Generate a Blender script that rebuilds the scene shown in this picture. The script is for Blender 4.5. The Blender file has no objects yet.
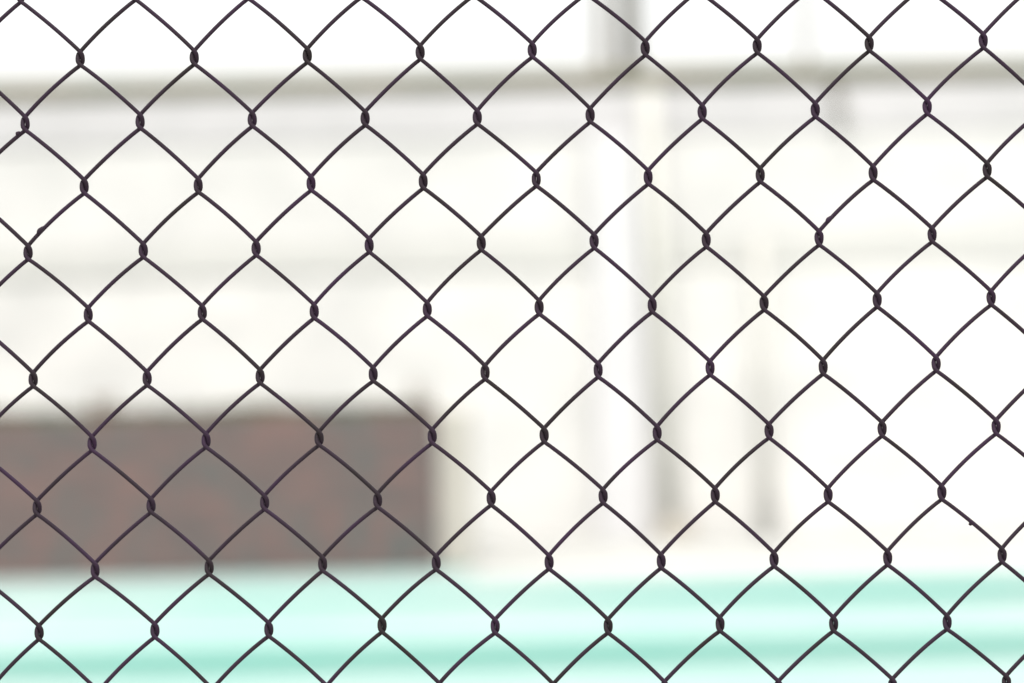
import bpy, bmesh, math, random
from mathutils import Vector, Matrix
R = math.radians
random.seed(7)
sc = bpy.context.scene
col = sc.collection

# ------------------------------------------------------------------ helpers
def link(o, parent=None):
    col.objects.link(o)
    if parent: o.parent = parent
    return o

def tag(o, label=None, cat=None, group=None, kind=None):
    if label: o['label'] = label
    if cat: o['category'] = cat
    if group: o['group'] = group
    if kind: o['kind'] = kind
    return o

def empty(name, loc, label, cat, group=None):
    o = bpy.data.objects.new(name, None)
    o.location = loc
    link(o)
    o.empty_display_size = .1
    return tag(o, label, cat, group)

def obj(name, bm, mat, parent=None, smooth=False):
    """bm is in world coordinates; children are shifted into their parent's frame."""
    if parent:
        bmesh.ops.translate(bm, verts=bm.verts, vec=-parent.matrix_basis.translation)
    me = bpy.data.meshes.new(name)
    bm.normal_update()
    bm.to_mesh(me); bm.free()
    me.materials.append(mat)
    if smooth:
        for p in me.polygons: p.use_smooth = True
    return link(bpy.data.objects.new(name, me), parent)

def add_box(bm, x0, x1, y0, y1, z0, z1, bev=0.0):
    t = bmesh.new()
    bmesh.ops.create_cube(t, size=1)
    for v in t.verts:
        v.co = Vector(((x0+x1)/2 + v.co.x*(x1-x0), (y0+y1)/2 + v.co.y*(y1-y0), (z0+z1)/2 + v.co.z*(z1-z0)))
    if bev:
        bmesh.ops.bevel(t, geom=t.edges[:], offset=bev, segments=2, profile=.6, affect='EDGES')
    me = bpy.data.meshes.new('tmp'); t.to_mesh(me); t.free()
    bm.from_mesh(me); bpy.data.meshes.remove(me)

def add_tube(bm, pts, rad, sides=8, cap=True):
    n = len(pts); rings = []
    side = None
    for i, p in enumerate(pts):
        d = (pts[min(i+1, n-1)] - pts[max(i-1, 0)]).normalized()
        if side is None:
            side = d.cross(Vector((0, 1, 0)))
            if side.length < .1: side = d.cross(Vector((1, 0, 0)))
        side = (side - d*side.dot(d)).normalized()
        up = d.cross(side)
        r = rad[i] if isinstance(rad, (list, tuple)) else rad
        rings.append([bm.verts.new(p + (side*math.cos(2*math.pi*k/sides) + up*math.sin(2*math.pi*k/sides))*r) for k in range(sides)])
    for a, b in zip(rings, rings[1:]):
        for k in range(sides):
            bm.faces.new((a[k], a[(k+1) % sides], b[(k+1) % sides], b[k]))
    if cap:
        bm.faces.new(rings[0][::-1]); bm.faces.new(rings[-1])

# ------------------------------------------------------------------ materials
def mat(name, c, c2=None, scale=4., rough=.7, bump=0., bscale=60., spec=.5, stretch=(1, 1, 1), lo=.35, hi=.65, metal=0.):
    m = bpy.data.materials.new(name); m.use_nodes = True
    nt = m.node_tree; N = nt.nodes; L = nt.links
    b = N['Principled BSDF']
    b.inputs['Roughness'].default_value = rough
    b.inputs['Metallic'].default_value = metal
    b.inputs['Specular IOR Level'].default_value = spec
    tc = N.new('ShaderNodeTexCoord'); mp = N.new('ShaderNodeMapping')
    mp.inputs['Scale'].default_value = stretch
    L.new(tc.outputs['Object'], mp.inputs['Vector'])
    if c2:
        n = N.new('ShaderNodeTexNoise'); n.inputs['Scale'].default_value = scale
        n.inputs['Detail'].default_value = 6; n.inputs['Roughness'].default_value = .6
        L.new(mp.outputs['Vector'], n.inputs['Vector'])
        r = N.new('ShaderNodeValToRGB')
        r.color_ramp.elements[0].position = lo; r.color_ramp.elements[1].position = hi
        r.color_ramp.elements[0].color = (*c, 1); r.color_ramp.elements[1].color = (*c2, 1)
        L.new(n.outputs['Fac'], r.inputs['Fac']); L.new(r.outputs['Color'], b.inputs['Base Color'])
    else:
        b.inputs['Base Color'].default_value = (*c, 1)
    if bump:
        n2 = N.new('ShaderNodeTexNoise'); n2.inputs['Scale'].default_value = bscale
        n2.inputs['Detail'].default_value = 4
        L.new(tc.outputs['Object'], n2.inputs['Vector'])
        bp = N.new('ShaderNodeBump'); bp.inputs['Strength'].default_value = bump
        bp.inputs['Distance'].default_value = 1./bscale
        L.new(n2.outputs['Fac'], bp.inputs['Height']); L.new(bp.outputs['Normal'], b.inputs['Normal'])
    return m

def brick_mat():
    m = bpy.data.materials.new('brown_brick'); m.use_nodes = True
    nt = m.node_tree; N = nt.nodes; L = nt.links; b = N['Principled BSDF']
    b.inputs['Roughness'].default_value = .85
    tc = N.new('ShaderNodeTexCoord')
    sep = N.new('ShaderNodeSeparateXYZ'); L.new(tc.outputs['Object'], sep.inputs[0])
    cmb = N.new('ShaderNodeCombineXYZ')
    add = N.new('ShaderNodeMath'); add.operation = 'ADD'
    L.new(sep.outputs['X'], add.inputs[0]); L.new(sep.outputs['Y'], add.inputs[1])
    L.new(add.outputs[0], cmb.inputs['X']); L.new(sep.outputs['Z'], cmb.inputs['Y'])
    br = N.new('ShaderNodeTexBrick')
    br.inputs['Scale'].default_value = 1
    br.inputs['Brick Width'].default_value = .23; br.inputs['Row Height'].default_value = .078
    br.inputs['Mortar Size'].default_value = .006
    br.inputs['Color1'].default_value = (.148, .088, .082, 1)
    br.inputs['Color2'].default_value = (.096, .073, .072, 1)
    br.inputs['Mortar'].default_value = (.11, .096, .088, 1)
    L.new(cmb.outputs[0], br.inputs['Vector'])
    # blotchy grey-green growth running down the wall
    mp = N.new('ShaderNodeMapping'); mp.inputs['Scale'].default_value = (9, 9, 5)
    L.new(tc.outputs['Object'], mp.inputs['Vector'])
    n = N.new('ShaderNodeTexNoise'); n.inputs['Scale'].default_value = 1.0; n.inputs['Detail'].default_value = 3
    L.new(mp.outputs['Vector'], n.inputs['Vector'])
    r = N.new('ShaderNodeValToRGB'); r.color_ramp.elements[0].position = .47; r.color_ramp.elements[1].position = .66
    L.new(n.outputs['Fac'], r.inputs['Fac'])
    mx = N.new('ShaderNodeMixRGB'); mx.inputs['Color2'].default_value = (.078, .087, .085, 1)
    L.new(r.outputs['Color'], mx.inputs['Fac']); L.new(br.outputs['Color'], mx.inputs['Color1'])
    L.new(mx.outputs['Color'], b.inputs['Base Color'])
    bp = N.new('ShaderNodeBump'); bp.inputs['Strength'].default_value = .6; bp.inputs['Distance'].default_value = .006
    bp.invert = True
    L.new(br.outputs['Fac'], bp.inputs['Height']); L.new(bp.outputs['Normal'], b.inputs['Normal'])
    return m

M = dict(
    wire=mat('dark_coated_wire', (.025, .012, .030), (.015, .0115, .013), 22, .55, .25, 900, .12),
    post=mat('dark_post_paint', (.03, .022, .03), (.024, .02, .02), 9, .45, .2, 200, .4),
    render=mat('white_render', (.56, .56, .555), (.48, .484, .48), 1.6, .9, .3, 40, .3, (1, 1, 1.6)),
    coping=mat('grey_white_concrete', (.465, .462, .475), (.42, .42, .43), 2.2, .85, .3, 50, .3),
    band=mat('grey_band_render', (.49, .495, .48), (.45, .455, .445), 1.7, .9, .3, 50, .3),
    rail=mat('olive_grey_paint', (.105, .112, .075), (.15, .14, .10), 3, .55, .1, 80, .4),
    pole=mat('weathered_grey_steel', (.12, .12, .112), (.16, .16, .148), 3, .5, .1, 80, .4, (1, 1, .3)),
    palepole=mat('pale_painted_steel', (.48, .48, .455), (.44, .44, .42), 3, .6, .1, 80, .4, (1, 1, .3)),
    whitewash=mat('whitewashed_render', (.61, .61, .60), (.50, .505, .50), 1.3, .9, .3, 40, .3, (1, 1, 1.6)),
    ghost=mat('faded_grey_steel', (.27, .26, .235), (.22, .215, .20), 3, .6, .1, 80, .3, (1, 1, .3)),
    white_concrete=mat('white_concrete', (.42, .425, .41), (.37, .375, .36), 2, .9, .2, 60, .2),
    pipe=mat('grey_green_pipe', (.45, .455, .425), (.48, .48, .455), 2, .6, .1, 80, .3, (1, 1, .4)),
    pilaster=mat('lavender_white_render', (.54, .543, .56), (.51, .515, .53), 1.4, .9, .2, 40, .3),
    brick=brick_mat(),
    pier=mat('cream_render', (.42, .405, .37), (.38, .365, .335), 3, .9, .3, 50, .3),
    soil=mat('dark_soil', (.06, .045, .03), (.03, .022, .015), 8, 1., .5, 40, .1),
    leaf=mat('olive_leaf', (.085, .095, .05), (.14, .13, .08), 9, .6, 0, 10, .3),
    dryleaf=mat('brown_dry_leaf', (.26, .19, .145), (.18, .15, .10), 9, .7, 0, 10, .3),
    stem=mat('brown_stem', (.11, .08, .055), (.07, .055, .04), 12, .8, 0, 10, .3),
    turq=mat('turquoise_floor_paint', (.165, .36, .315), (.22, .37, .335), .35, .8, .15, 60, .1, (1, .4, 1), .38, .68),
    lit_turq=mat('lit_tread_turquoise_paint', (.245, .37, .345), (.32, .385, .37), .35, .8, .15, 60, .1, (1, .4, 1), .38, .68),  # tread copy of the turquoise, lightened to look lit from above
    ground=mat('pale_concrete', (.42, .41, .38), (.34, .33, .31), 1.5, .9, .3, 60, .3),
    footing=mat('brown_footing', (.42, .40, .36), (.36, .34, .30), 8, .9, .2, 60, .3),
)

# ------------------------------------------------------------------ setting
bm = bmesh.new()
S = 600
bm.faces.new([bm.verts.new(v) for v in ((-S, -S, 0), (S, -S, 0), (S, S, 0), (-S, S, 0))])
tag(obj('ground', bm, M['ground']), kind='structure')

# turquoise painted terrace: three broad levels, each a real step
bm = bmesh.new()
X0, X1 = -14., 14.
secs = {}
for x, zb in ((X0, .332), (-2.6, .332), (0., .298), (2.8, .250), (X1, .250)):
    prof = [(11.8, .0), (11.8, .115), (11.815, .129), (15.52, .129), (15.52, .240), (15.535, .249),
            (17.4, zb), (17.4, .345), (17.415, .356), (21.45, .356), (21.45, 0.)]
    secs[x] = [bm.verts.new((x, y, z)) for y, z in prof]
ks = sorted(secs)
for a, b in zip(ks, ks[1:]):
    A, B = secs[a], secs[b]
    for i in range(len(A)-1):
        bm.faces.new((A[i], B[i], B[i+1], A[i+1]))
bm.faces.new(secs[ks[0]]); bm.faces.new(secs[ks[-1]][::-1])
bmesh.ops.recalc_face_normals(bm, faces=bm.faces)
bm.normal_update()
for f in bm.faces: f.material_index = 1 if abs(f.normal.z) > .9 else 0     # treads paler, risers deeper: light and shade put into the paint colour
ter = obj('terrace', bm, M['turq']); ter.data.materials.append(M['lit_turq'])
tag(ter, 'pale turquoise painted terrace stepping down towards the fence', 'terrace', kind='structure')

bm = bmesh.new(); add_box(bm, -.26, 14, 18.25, 21.495, .30, .366, .003)
tag(obj('path', bm, M['white_concrete']), 'white concrete path along the foot of the wall', 'path', kind='structure')

# ------------------------------------------------------------------ boundary wall
wall = empty('boundary_wall', (0, 21.6, 0), 'overexposed white rendered wall with grey coping along the back', 'wall')
bm = bmesh.new(); add_box(bm, -14, 14, 21.5, 21.75, 2.205, 3.057); obj('wall_panel', bm, M['render'], wall)
bm = bmesh.new(); add_box(bm, -14, 14, 21.503, 21.747, 0, 2.202); obj('lower_panel', bm, M['whitewash'], wall)
bm = bmesh.new(); add_box(bm, -14.05, 14.05, 21.48, 21.80, 3.06, 3.362, .012); obj('coping', bm, M['coping'], wall)
bm = bmesh.new(); add_box(bm, -14, 14, 21.48, 21.497, 2.18, 2.40, .005); obj('ledge', bm, M['band'], wall)
bm = bmesh.new(); add_box(bm, .55, .875, 21.36, 21.497, .359, 3.06, .01); obj('pilaster', bm, M['pilaster'], wall)

rail = empty('handrail', (0, 21.6, 3.364), 'dark olive horizontal pipe rail running along the top of the white wall', 'railing')
bm = bmesh.new(); add_tube(bm, [Vector((x, 21.6, 3.44 + .004*math.sin(x))) for x in range(-14, 15)], .074, 16)
obj('rail', bm, M['rail'], rail, True)
for x in (-13, -10, -7, -4, -1.2, 1.7, 4.6, 7.6, 10.6, 13):
    bm = bmesh.new(); add_tube(bm, [Vector((x, 21.6, 3.364)), Vector((x, 21.6, 3.40))], .03, 12)
    obj('bracket', bm, M['rail'], rail)

def pole(name, x, y, w, z1, m, label, cat='pole'):
    t = empty(name, (x, y, 0), label, cat)
    bm = bmesh.new(); add_tube(bm, [Vector((x, y, 0)), Vector((x, y, z1))], w/2, 20); obj('shaft', bm, m, t, True)
    bm = bmesh.new(); add_tube(bm, [Vector((x, y, z1)), Vector((x, y, z1+.05))], [w/2+.012, w/4], 20); obj('cap', bm, m, t)
    bm = bmesh.new(); add_box(bm, x-w, x+w, y-w, y+w, 0.003, .03, .004); obj('base_plate', bm, m, t)
    return t
pole('steel_pole', .85, 22.0, .165, 7.2, M['pole'], 'thick dark grey pole rising above the rail behind the wall')
pole('steel_pole', .665, 22.3, .095, 6.6, M['ghost'], 'pale grey pole close beside the left of the thick dark pole')
pole('steel_pole', 2.10, 22.6, .05, 6.0, M['ghost'], 'thin pale pole rising alone behind the wall at right')

def downpipe(x0, x1, z1, w, m, label, foot):
    t = empty('downpipe', (x1, 21.3, .356), label, 'pipe')
    bm = bmesh.new(); add_tube(bm, [Vector((x1, 21.3, .36)), Vector(((x0+x1)/2, 21.3, (z1+.36)/2)), Vector((x0, 21.3, z1))], w/2, 16)
    obj('pipe', bm, m, t, True)
    for f in (.2, .55, .9):
        z = .36+(z1-.36)*f; x = x1+(x0-x1)*f
        bm = bmesh.new(); add_box(bm, x-w*.62, x+w*.62, 21.27, 21.358, z, z+.05, .004); obj('clip', bm, m, t)
    if foot:
        bm = bmesh.new(); add_box(bm, x1-.10, x1+.14, 21.18, 21.40, .359, .50, .01); obj('footing', bm, M['footing'], t)
    return t
downpipe(.935, 1.035, 3.36, .125, M['pipe'], 'grey green vertical pipe on the white wall below the dark pole', True)
downpipe(1.645, 1.655, 2.37, .10, M['palepole'], 'shorter pale grey vertical pipe to the right of the grey green pipe', False)

# ------------------------------------------------------------------ planter wall with its plants
pl = empty('brick_planter', (-3.7, 19.25, .356), 'long dark brown brick planter with low plants on top', 'planter')
bm = bmesh.new(); add_box(bm, -11.0, -.47, 19.1, 19.3, .359, 1.295, .006); obj('front_wall', bm, M['brick'], pl)
bm = bmesh.new(); add_box(bm, -11.0, -.47, 19.95, 20.1, .359, 1.295, .006); obj('rear_wall', bm, M['brick'], pl)
bm = bmesh.new(); add_box(bm, -10.99, -.483, 19.303, 19.947, .5, 1.262); obj('soil', bm, M['soil'], pl)
bm = bmesh.new(); add_box(bm, -.467, -.26, 19.2, 20.05, .359, 1.30, .012); obj('end_pier', bm, M['pier'], pl)

def add_leaf(bm, p, d, ln, wd):
    d = d.normalized(); s = d.cross(Vector((random.uniform(-1, 1), random.uniform(-1, 1), random.uniform(-.3, 1)))).normalized()
    u = d.cross(s)
    a = bm.verts.new(p); b = bm.verts.new(p + d*ln*.5 + s*wd + u*ln*.06); c = bm.verts.new(p + d*ln - u*ln*.12); e = bm.verts.new(p + d*ln*.5 - s*wd + u*ln*.06)
    f = bm.verts.new(p + d*ln*.5)
    bm.faces.new((a, b, f)); bm.faces.new((b, c, f)); bm.faces.new((c, e, f)); bm.faces.new((e, a, f))

bm = bmesh.new()
for i in range(6500):
    x = random.uniform(-10.95, -.5); y = random.uniform(19.32, 19.9)
    h = .05 + .018*(math.sin(x*3.1)*.5+.5)*(math.sin(x*7.7+1)*.5+.5) 
    p = Vector((x, y, 1.264))
    add_leaf(bm, p + Vector((0, 0, random.uniform(0, h*.4))), Vector((random.uniform(-.6, .6), random.uniform(-.6, .6), 1)), random.uniform(.4, 1.1)*(h+.03), random.uniform(.008, .02))
tag(obj('low_planting', bm, M['leaf']), 'fringe of small olive green plants along the top of the brick planter', 'plants', kind='stuff')

def stem_plant(x, y, h, n, label, lm):
    t = empty('leafy_plant', (x, y, 1.25), label, 'plant')
    st = bmesh.new(); lf = bmesh.new()
    for k in range(n):
        a = random.uniform(0, 6.28); sp = random.uniform(.02, .10)
        top = Vector((x+math.cos(a)*sp, y+math.sin(a)*sp, 1.25+h*random.uniform(.65, 1.)))
        b0 = Vector((x+math.cos(a)*.02, y+math.sin(a)*.02, 1.22))
        pts = [b0.lerp(top, f) + Vector((.012*math.sin(f*5+k), .012*math.cos(f*4+k), 0)) for f in (0, .25, .5, .75, 1)]
        add_tube(st, pts, [.007, .006, .005, .004, .0025], 6)
        for f in range(14):
            q = b0.lerp(top, .2+.8*f/14.)
            add_leaf(lf, q, Vector((random.uniform(-1, 1), random.uniform(-1, 1), random.uniform(0, .9))), random.uniform(.03, .06), random.uniform(.008, .014))
    obj('stem', st, M['stem'], t); obj('foliage', lf, lm, t)
stem_plant(-2.47, 19.42, .24, 5, 'taller reddish brown plant above the left part of the brick planter', M['dryleaf'])
stem_plant(-.55, 19.42, .26, 3, 'taller brownish plant at the right end of the brick planter', M['dryleaf'])

# small sprig hanging over the coping
t = empty('hanging_sprig', (2.17, 21.43, 3.36), 'small grey green sprig drooping over the coping of the white wall', 'plant')
st = bmesh.new(); lf = bmesh.new()
for k in range(3):
    pts = [Vector((2.14+.012*k, 21.46, 3.38)), Vector((2.15+.02*k, 21.40, 3.36)), Vector((2.17+.022*k, 21.385, 3.22)), Vector((2.19+.03*k, 21.39, 3.08-.02*k))]
    add_tube(st, pts, [.006, .005, .004, .003], 6)
    for f in range(10):
        q = pts[1].lerp(pts[3], f/9.)
        add_leaf(lf, q, Vector((random.uniform(-1, 1), random.uniform(-.6, .1), random.uniform(-1, .2))), random.uniform(.025, .05), random.uniform(.008, .014))
obj('stem', st, M['stem'], t); obj('foliage', lf, M['leaf'], t)

# ------------------------------------------------------------------ chain-link fence
FY, FZ = 2.0, 1.7          # plane of the mesh, height of the middle of the measured patch
NODES = [                  # crossings of the mesh, millimetres from the middle of the patch
    [(-263.7, 181.7), (-193.0, 180.7), (-122.9, 180.3), (-52.9, 180.6), (16.6, 180.3), (86.7, 179.9), (156.1, 179.6), (225.6, 179.3), (296.3, 179.5)],
    [(-298.7, 142.2), (-227.4, 141.8), (-157.9, 141.4), (-87.9, 140.5), (-18.4, 139.5), (51.6, 139.2), (121.1, 139.5), (191.2, 139.1), (260.6, 139.4)],
    [(-263.0, 102.3), (-192.3, 101.3), (-122.3, 100.9), (-52.8, 100.6), (17.3, 100.3), (86.7, 99.9), (156.2, 99.6), (226.2, 99.2), (296.9, 99.5)],
    [(-298.7, 62.2), (-227.3, 61.8), (-157.3, 61.4), (-87.2, 61.7), (-17.7, 61.4), (52.3, 61.0), (121.8, 60.1), (191.8, 59.7), (261.9, 60.0)],
    [(-262.3, 22.9), (-191.6, 22.5), (-122.2, 21.6), (-52.1, 21.2), (17.3, 20.9), (87.4, 20.5), (156.8, 20.2), (226.9, 20.5), (297.6, 20.1)],
    [(-297.3, -16.6), (-226.7, -17.6), (-156.6, -18.0), (-86.5, -18.3), (-17.1, -18.7), (53.0, -19.0), (122.4, -19.3), (192.5, -20.3), (262.6, -20.0)],
    [(-261.7, -57.1), (-191.0, -56.9), (-120.9, -57.2), (-50.8, -57.6), (18.6, -58.5), (88.7, -58.9), (158.1, -59.2), (228.2, -59.6), (298.9, -59.9)],
    [(-296.7, -96.0), (-226.0, -96.4), (-155.6, -96.1), (-85.5, -96.5), (-15.1, -96.8), (54.3, -97.2), (123.8, -98.1), (193.8, -99.7), (264.3, -99.8)],
    [(-261.6, -135.6), (-190.9, -135.6), (-120.5, -135.1), (-50.1, -136.0), (19.9, -137.3), (89.4, -138.3), (159.4, -138.9), (229.8, -139.6), (300.8, -139.6)],
    [(-297.2, -173.5), (-225.4, -173.9), (-154.8, -174.9), (-84.5, -174.0), (-14.4, -176.2), (55.6, -177.8), (125.0, -178.2), (195.4, -179.8), (265.8, -180.4)],
]
PX, PZ, RW = 69.85/2, 39.7, 1.31     # half pitch across, row drop, wire radius (mm)
rng = random.Random(3)
def lattice(r, h):
    """crossing in row r, column h (r + h odd)"""
    i = (h-1)//2 if r % 2 == 0 else h//2
    if 0 <= r < 10 and 0 <= i < 9:
        return Vector(NODES[r][i])
    rr = min(max(r, 0), 9); k = r - rr
    if (rr + h + 1) % 2:                    # keep the column parity of the clamped row
        rr = rr+1 if r < 0 else rr-1; k = r - rr
    ii = (h-1)//2 if rr % 2 == 0 else h//2
    jj = min(max(ii, 0), 8)
    p = Vector(NODES[rr][jj])
    jr = random.Random(r*131 + h*17)
    return p + Vector(((ii-jj)*2*PX + .42*k*1., (ii-jj)*-.26 - PZ*k)) + Vector((jr.uniform(-.5, .5), jr.uniform(-.5, .5)))

R0, R1 = -8, 37            # rows from the top rail to just above the ground
H0, H1 = -26, 45
OPEN = {(9, 18): 1.3}
fence = empty('chain_link_fence', (0, FY, 0), 'dark chain-link fence in sharp focus across the whole view', 'fence')

def wire(k):
    P = []
    for r in range(R0, R1+1):
        right = (r + k) % 2 == 0             # this row's crossing is on the wire's right-hand side
        h = k+1 if right else k
        c = lattice(r, h)
        sx = 1 if right else -1
        o = OPEN.get((r, h), 1.)
        jr = random.Random(r*77 + k*13)
        a = 1.44*o*jr.uniform(.98, 1.04)
        # depth: falling strokes in front, rising strokes behind
        d0 = -1.48 if right else 1.48        # wire arriving from above
        P += [(c.x - sx*.30, c.y + 4.4, d0), (c.x + sx*a*.80, c.y + 2.4, d0*.72), (c.x + sx*a, c.y + .0, 0.),
              (c.x + sx*a*.80, c.y - 2.4, -d0*.72), (c.x - sx*.30, c.y - 4.4, -d0)]
        if r < R1:
            n = lattice(r+1, k if right else k+1)
            A = Vector((c.x - sx*.3, c.y - 4.4)); B = Vector((n.x + sx*.3, n.y + 4.4))
            bow = 1.1 if right else .78  # rising strokes bow a little more
            bow *= jr.uniform(.75, 1.25)
            nrm = Vector((-(B-A).y, (B-A).x)).normalized()
            if nrm.y < 0: nrm = -nrm
            sk = jr.uniform(-.15, .15)
            for f in (.08, .2, .35, .5, .65, .8, .92):
                w = math.sin(math.pi*(f + sk*f*(1-f)))**.8
                q = A.lerp(B, f) + nrm*bow*w
                P.append((q.x, q.y, -d0))
    rr = []
    pts = [Vector((x/1000., FY + d/1000., FZ + z/1000.)) for x, z, d in P]
    # smooth the polyline with one Catmull-Rom subdivision
    out = []
    for i in range(len(pts)-1):
        p0, p1, p2, p3 = pts[max(i-1, 0)], pts[i], pts[i+1], pts[min(i+2, len(pts)-1)]
        out.append(p1)
        out.append((p1*9 + p2*9 - p0 - p3)/16.)
        # the coating is thicker where the two wires bear on each other
        j = i % 12
        rr += [RW*(1.14 if j == 2 else 1.1 if j in (1, 3) else 1.)/1000., RW*(1.12 if j in (1, 2) else 1.03 if j in (0, 3) else 1.)/1000.]
    out.append(pts[-1]); rr.append(RW/1000.)
    bm = bmesh.new()
    add_tube(bm, out, rr, 10)
    return bm

def add_blob(bm, c, d, ln, r):
    t = bmesh.new(); bmesh.ops.create_icosphere(t, subdivisions=2, radius=1)
    d = d.normalized(); s = d.cross(Vector((0, 1, 0))).normalized(); u = d.cross(s)
    for v in t.verts:
        k = 1 + .18*math.sin(v.co.x*4+v.co.y*3)
        v.co = c + d*v.co.x*ln + s*v.co.y*r*k + u*v.co.z*r
    me = bpy.data.meshes.new('tmp'); t.to_mesh(me); t.free(); bm.from_mesh(me); bpy.data.meshes.remove(me)

# drips of coating: wire index, place, direction, half length, radius (m)
DRIPS = [(0, (-0.29063, 2.0, 1.77562), (1, 0, 1.05), 0.0034, 0.0017),
         (14, (0.19833, 2.0, 1.77128), (1, 0, 1.05), 0.0032, 0.0017),
         (16, (0.28169, 2.0, 1.58055), (1, 0, -0.8), 0.0012, 0.0013),
         (-1, (-0.30315, 2.0, 1.83581), (1, 0, 0.9), 0.0018, 0.0016)]
for k in range(H0, H1):
    bm = wire(k)
    for kk, c, d, ln, r in DRIPS:
        if kk == k: add_blob(bm, Vector(c), Vector(d), ln, r)
    obj('wire', bm, M['wire'], fence, True)

xl, xr, zt = FZ*0 - 1.02, 1.50, FZ + .245
def fx(r, h): return lattice(r, h).x/1000.
xl = fx(10, H0+1 if (10+H0+1) % 2 else H0) - .05; xr = fx(10, H1 if (10+H1) % 2 else H1-1) + .05
for x in (xl, xr):
    bm = bmesh.new(); add_tube(bm, [Vector((x, FY, 0)), Vector((x, FY, 2.27))], .024, 20)
    p = obj('post', bm, M['post'], fence, True)
    bm = bmesh.new(); add_tube(bm, [Vector((x, FY, 2.27)), Vector((x, FY, 2.285)), Vector((x, FY, 2.295))], [.028, .024, .008], 20)
    q = obj('cap', bm, M['post'], fence, True); q.parent = p
bm = bmesh.new(); add_tube(bm, [Vector((xl+.025, FY+.022, 2.185)), Vector((xr-.025, FY+.022, 2.185))], .017, 16)
obj('top_rail', bm, M['post'], fence, True)
bm = bmesh.new(); add_tube(bm, [Vector((xl+.02, FY+.0052, .22)), Vector((xr-.02, FY+.0052, .22))], .0019, 8)
obj('tension_wire', bm, M['wire'], fence, True)

# ------------------------------------------------------------------ sky, sun, camera
w = bpy.data.worlds.new('World'); sc.world = w; w.use_nodes = True
nt = w.node_tree; bg = nt.nodes['Background']
sky = nt.nodes.new('ShaderNodeTexSky'); sky.sky_type = 'NISHITA'; sky.sun_disc = False
ELEV, ROT = 47, 183      # veiled sun behind the photographer's shoulder
sky.sun_elevation = R(ELEV); sky.sun_rotation = R(ROT)
sky.air_density = 1.0; sky.dust_density = 5.0; sky.ozone_density = 1.0
# thin bright overcast over the blue
tc = nt.nodes.new('ShaderNodeTexCoord'); cn = nt.nodes.new('ShaderNodeTexNoise'); cn.inputs['Scale'].default_value = 2.2; cn.inputs['Detail'].default_value = 5
nt.links.new(tc.outputs['Generated'], cn.inputs['Vector'])
cr = nt.nodes.new('ShaderNodeMapRange'); cr.inputs['From Min'].default_value = .3; cr.inputs['From Max'].default_value = .7; cr.inputs['To Min'].default_value = .72; cr.inputs['To Max'].default_value = .95
nt.links.new(cn.outputs['Fac'], cr.inputs['Value'])
cm = nt.nodes.new('ShaderNodeMixRGB'); cm.inputs['Color2'].default_value = (10.2, 10.0, 9.7, 1)
sz = nt.nodes.new('ShaderNodeSeparateXYZ'); nt.links.new(tc.outputs['Generated'], sz.inputs[0])
zr = nt.nodes.new('ShaderNodeMapRange'); zr.inputs['From Min'].default_value = 0; zr.inputs['From Max'].default_value = 1
zr.inputs['To Min'].default_value = .38; zr.inputs['To Max'].default_value = 1.3      # an overcast sky is brightest overhead
nt.links.new(sz.outputs['Z'], zr.inputs['Value'])
vm = nt.nodes.new('ShaderNodeVectorMath'); vm.operation = 'SCALE'; vm.inputs[0].default_value = (10.2, 10.0, 9.7)
nt.links.new(zr.outputs[0], vm.inputs['Scale']); nt.links.new(vm.outputs[0], cm.inputs['Color2'])
nt.links.new(cr.outputs[0], cm.inputs['Fac']); nt.links.new(sky.outputs[0], cm.inputs['Color1'])
nt.links.new(cm.outputs[0], bg.inputs[0]); bg.inputs[1].default_value = .13
sd = bpy.data.lights.new('sun', 'SUN'); sd.energy = 1.0; sd.angle = R(16); sd.color = (1, .95, .88)
so = bpy.data.objects.new('sun', sd); col.objects.link(so)
# direction to the sun for the Nishita sky: rotation measured from +Y towards +X
dv = Vector((math.sin(R(ROT))*math.cos(R(ELEV)), math.cos(R(ROT))*math.cos(R(ELEV)), math.sin(R(ELEV))))
so.rotation_euler = dv.to_track_quat('Z', 'Y').to_euler()
so.location = dv*40

cam = bpy.data.cameras.new('camera'); co = bpy.data.objects.new('camera', cam); col.objects.link(co)
cam.sensor_width = 36; cam.lens = 36*2.0/(1024*.00062)
cam.clip_start = .05; cam.clip_end = 2000
co.matrix_world = Matrix.Translation((0, 0, FZ)) @ Matrix.Rotation(R(90), 4, 'X') @ Matrix.Rotation(R(-1.3), 4, 'Z')
cam.dof.use_dof = True; cam.dof.focus_distance = 2.0; cam.dof.aperture_fstop = cam.lens/24.5
cam.dof.aperture_blades = 0
sc.camera = co

sc.view_settings.view_transform = 'Standard'; sc.view_settings.look = 'None'
sc.view_settings.exposure = 1.05; sc.view_settings.gamma = 1
sc.render.engine = 'CYCLES'
sc.cycles.use_denoising = True
sc.cycles.max_bounces = 6
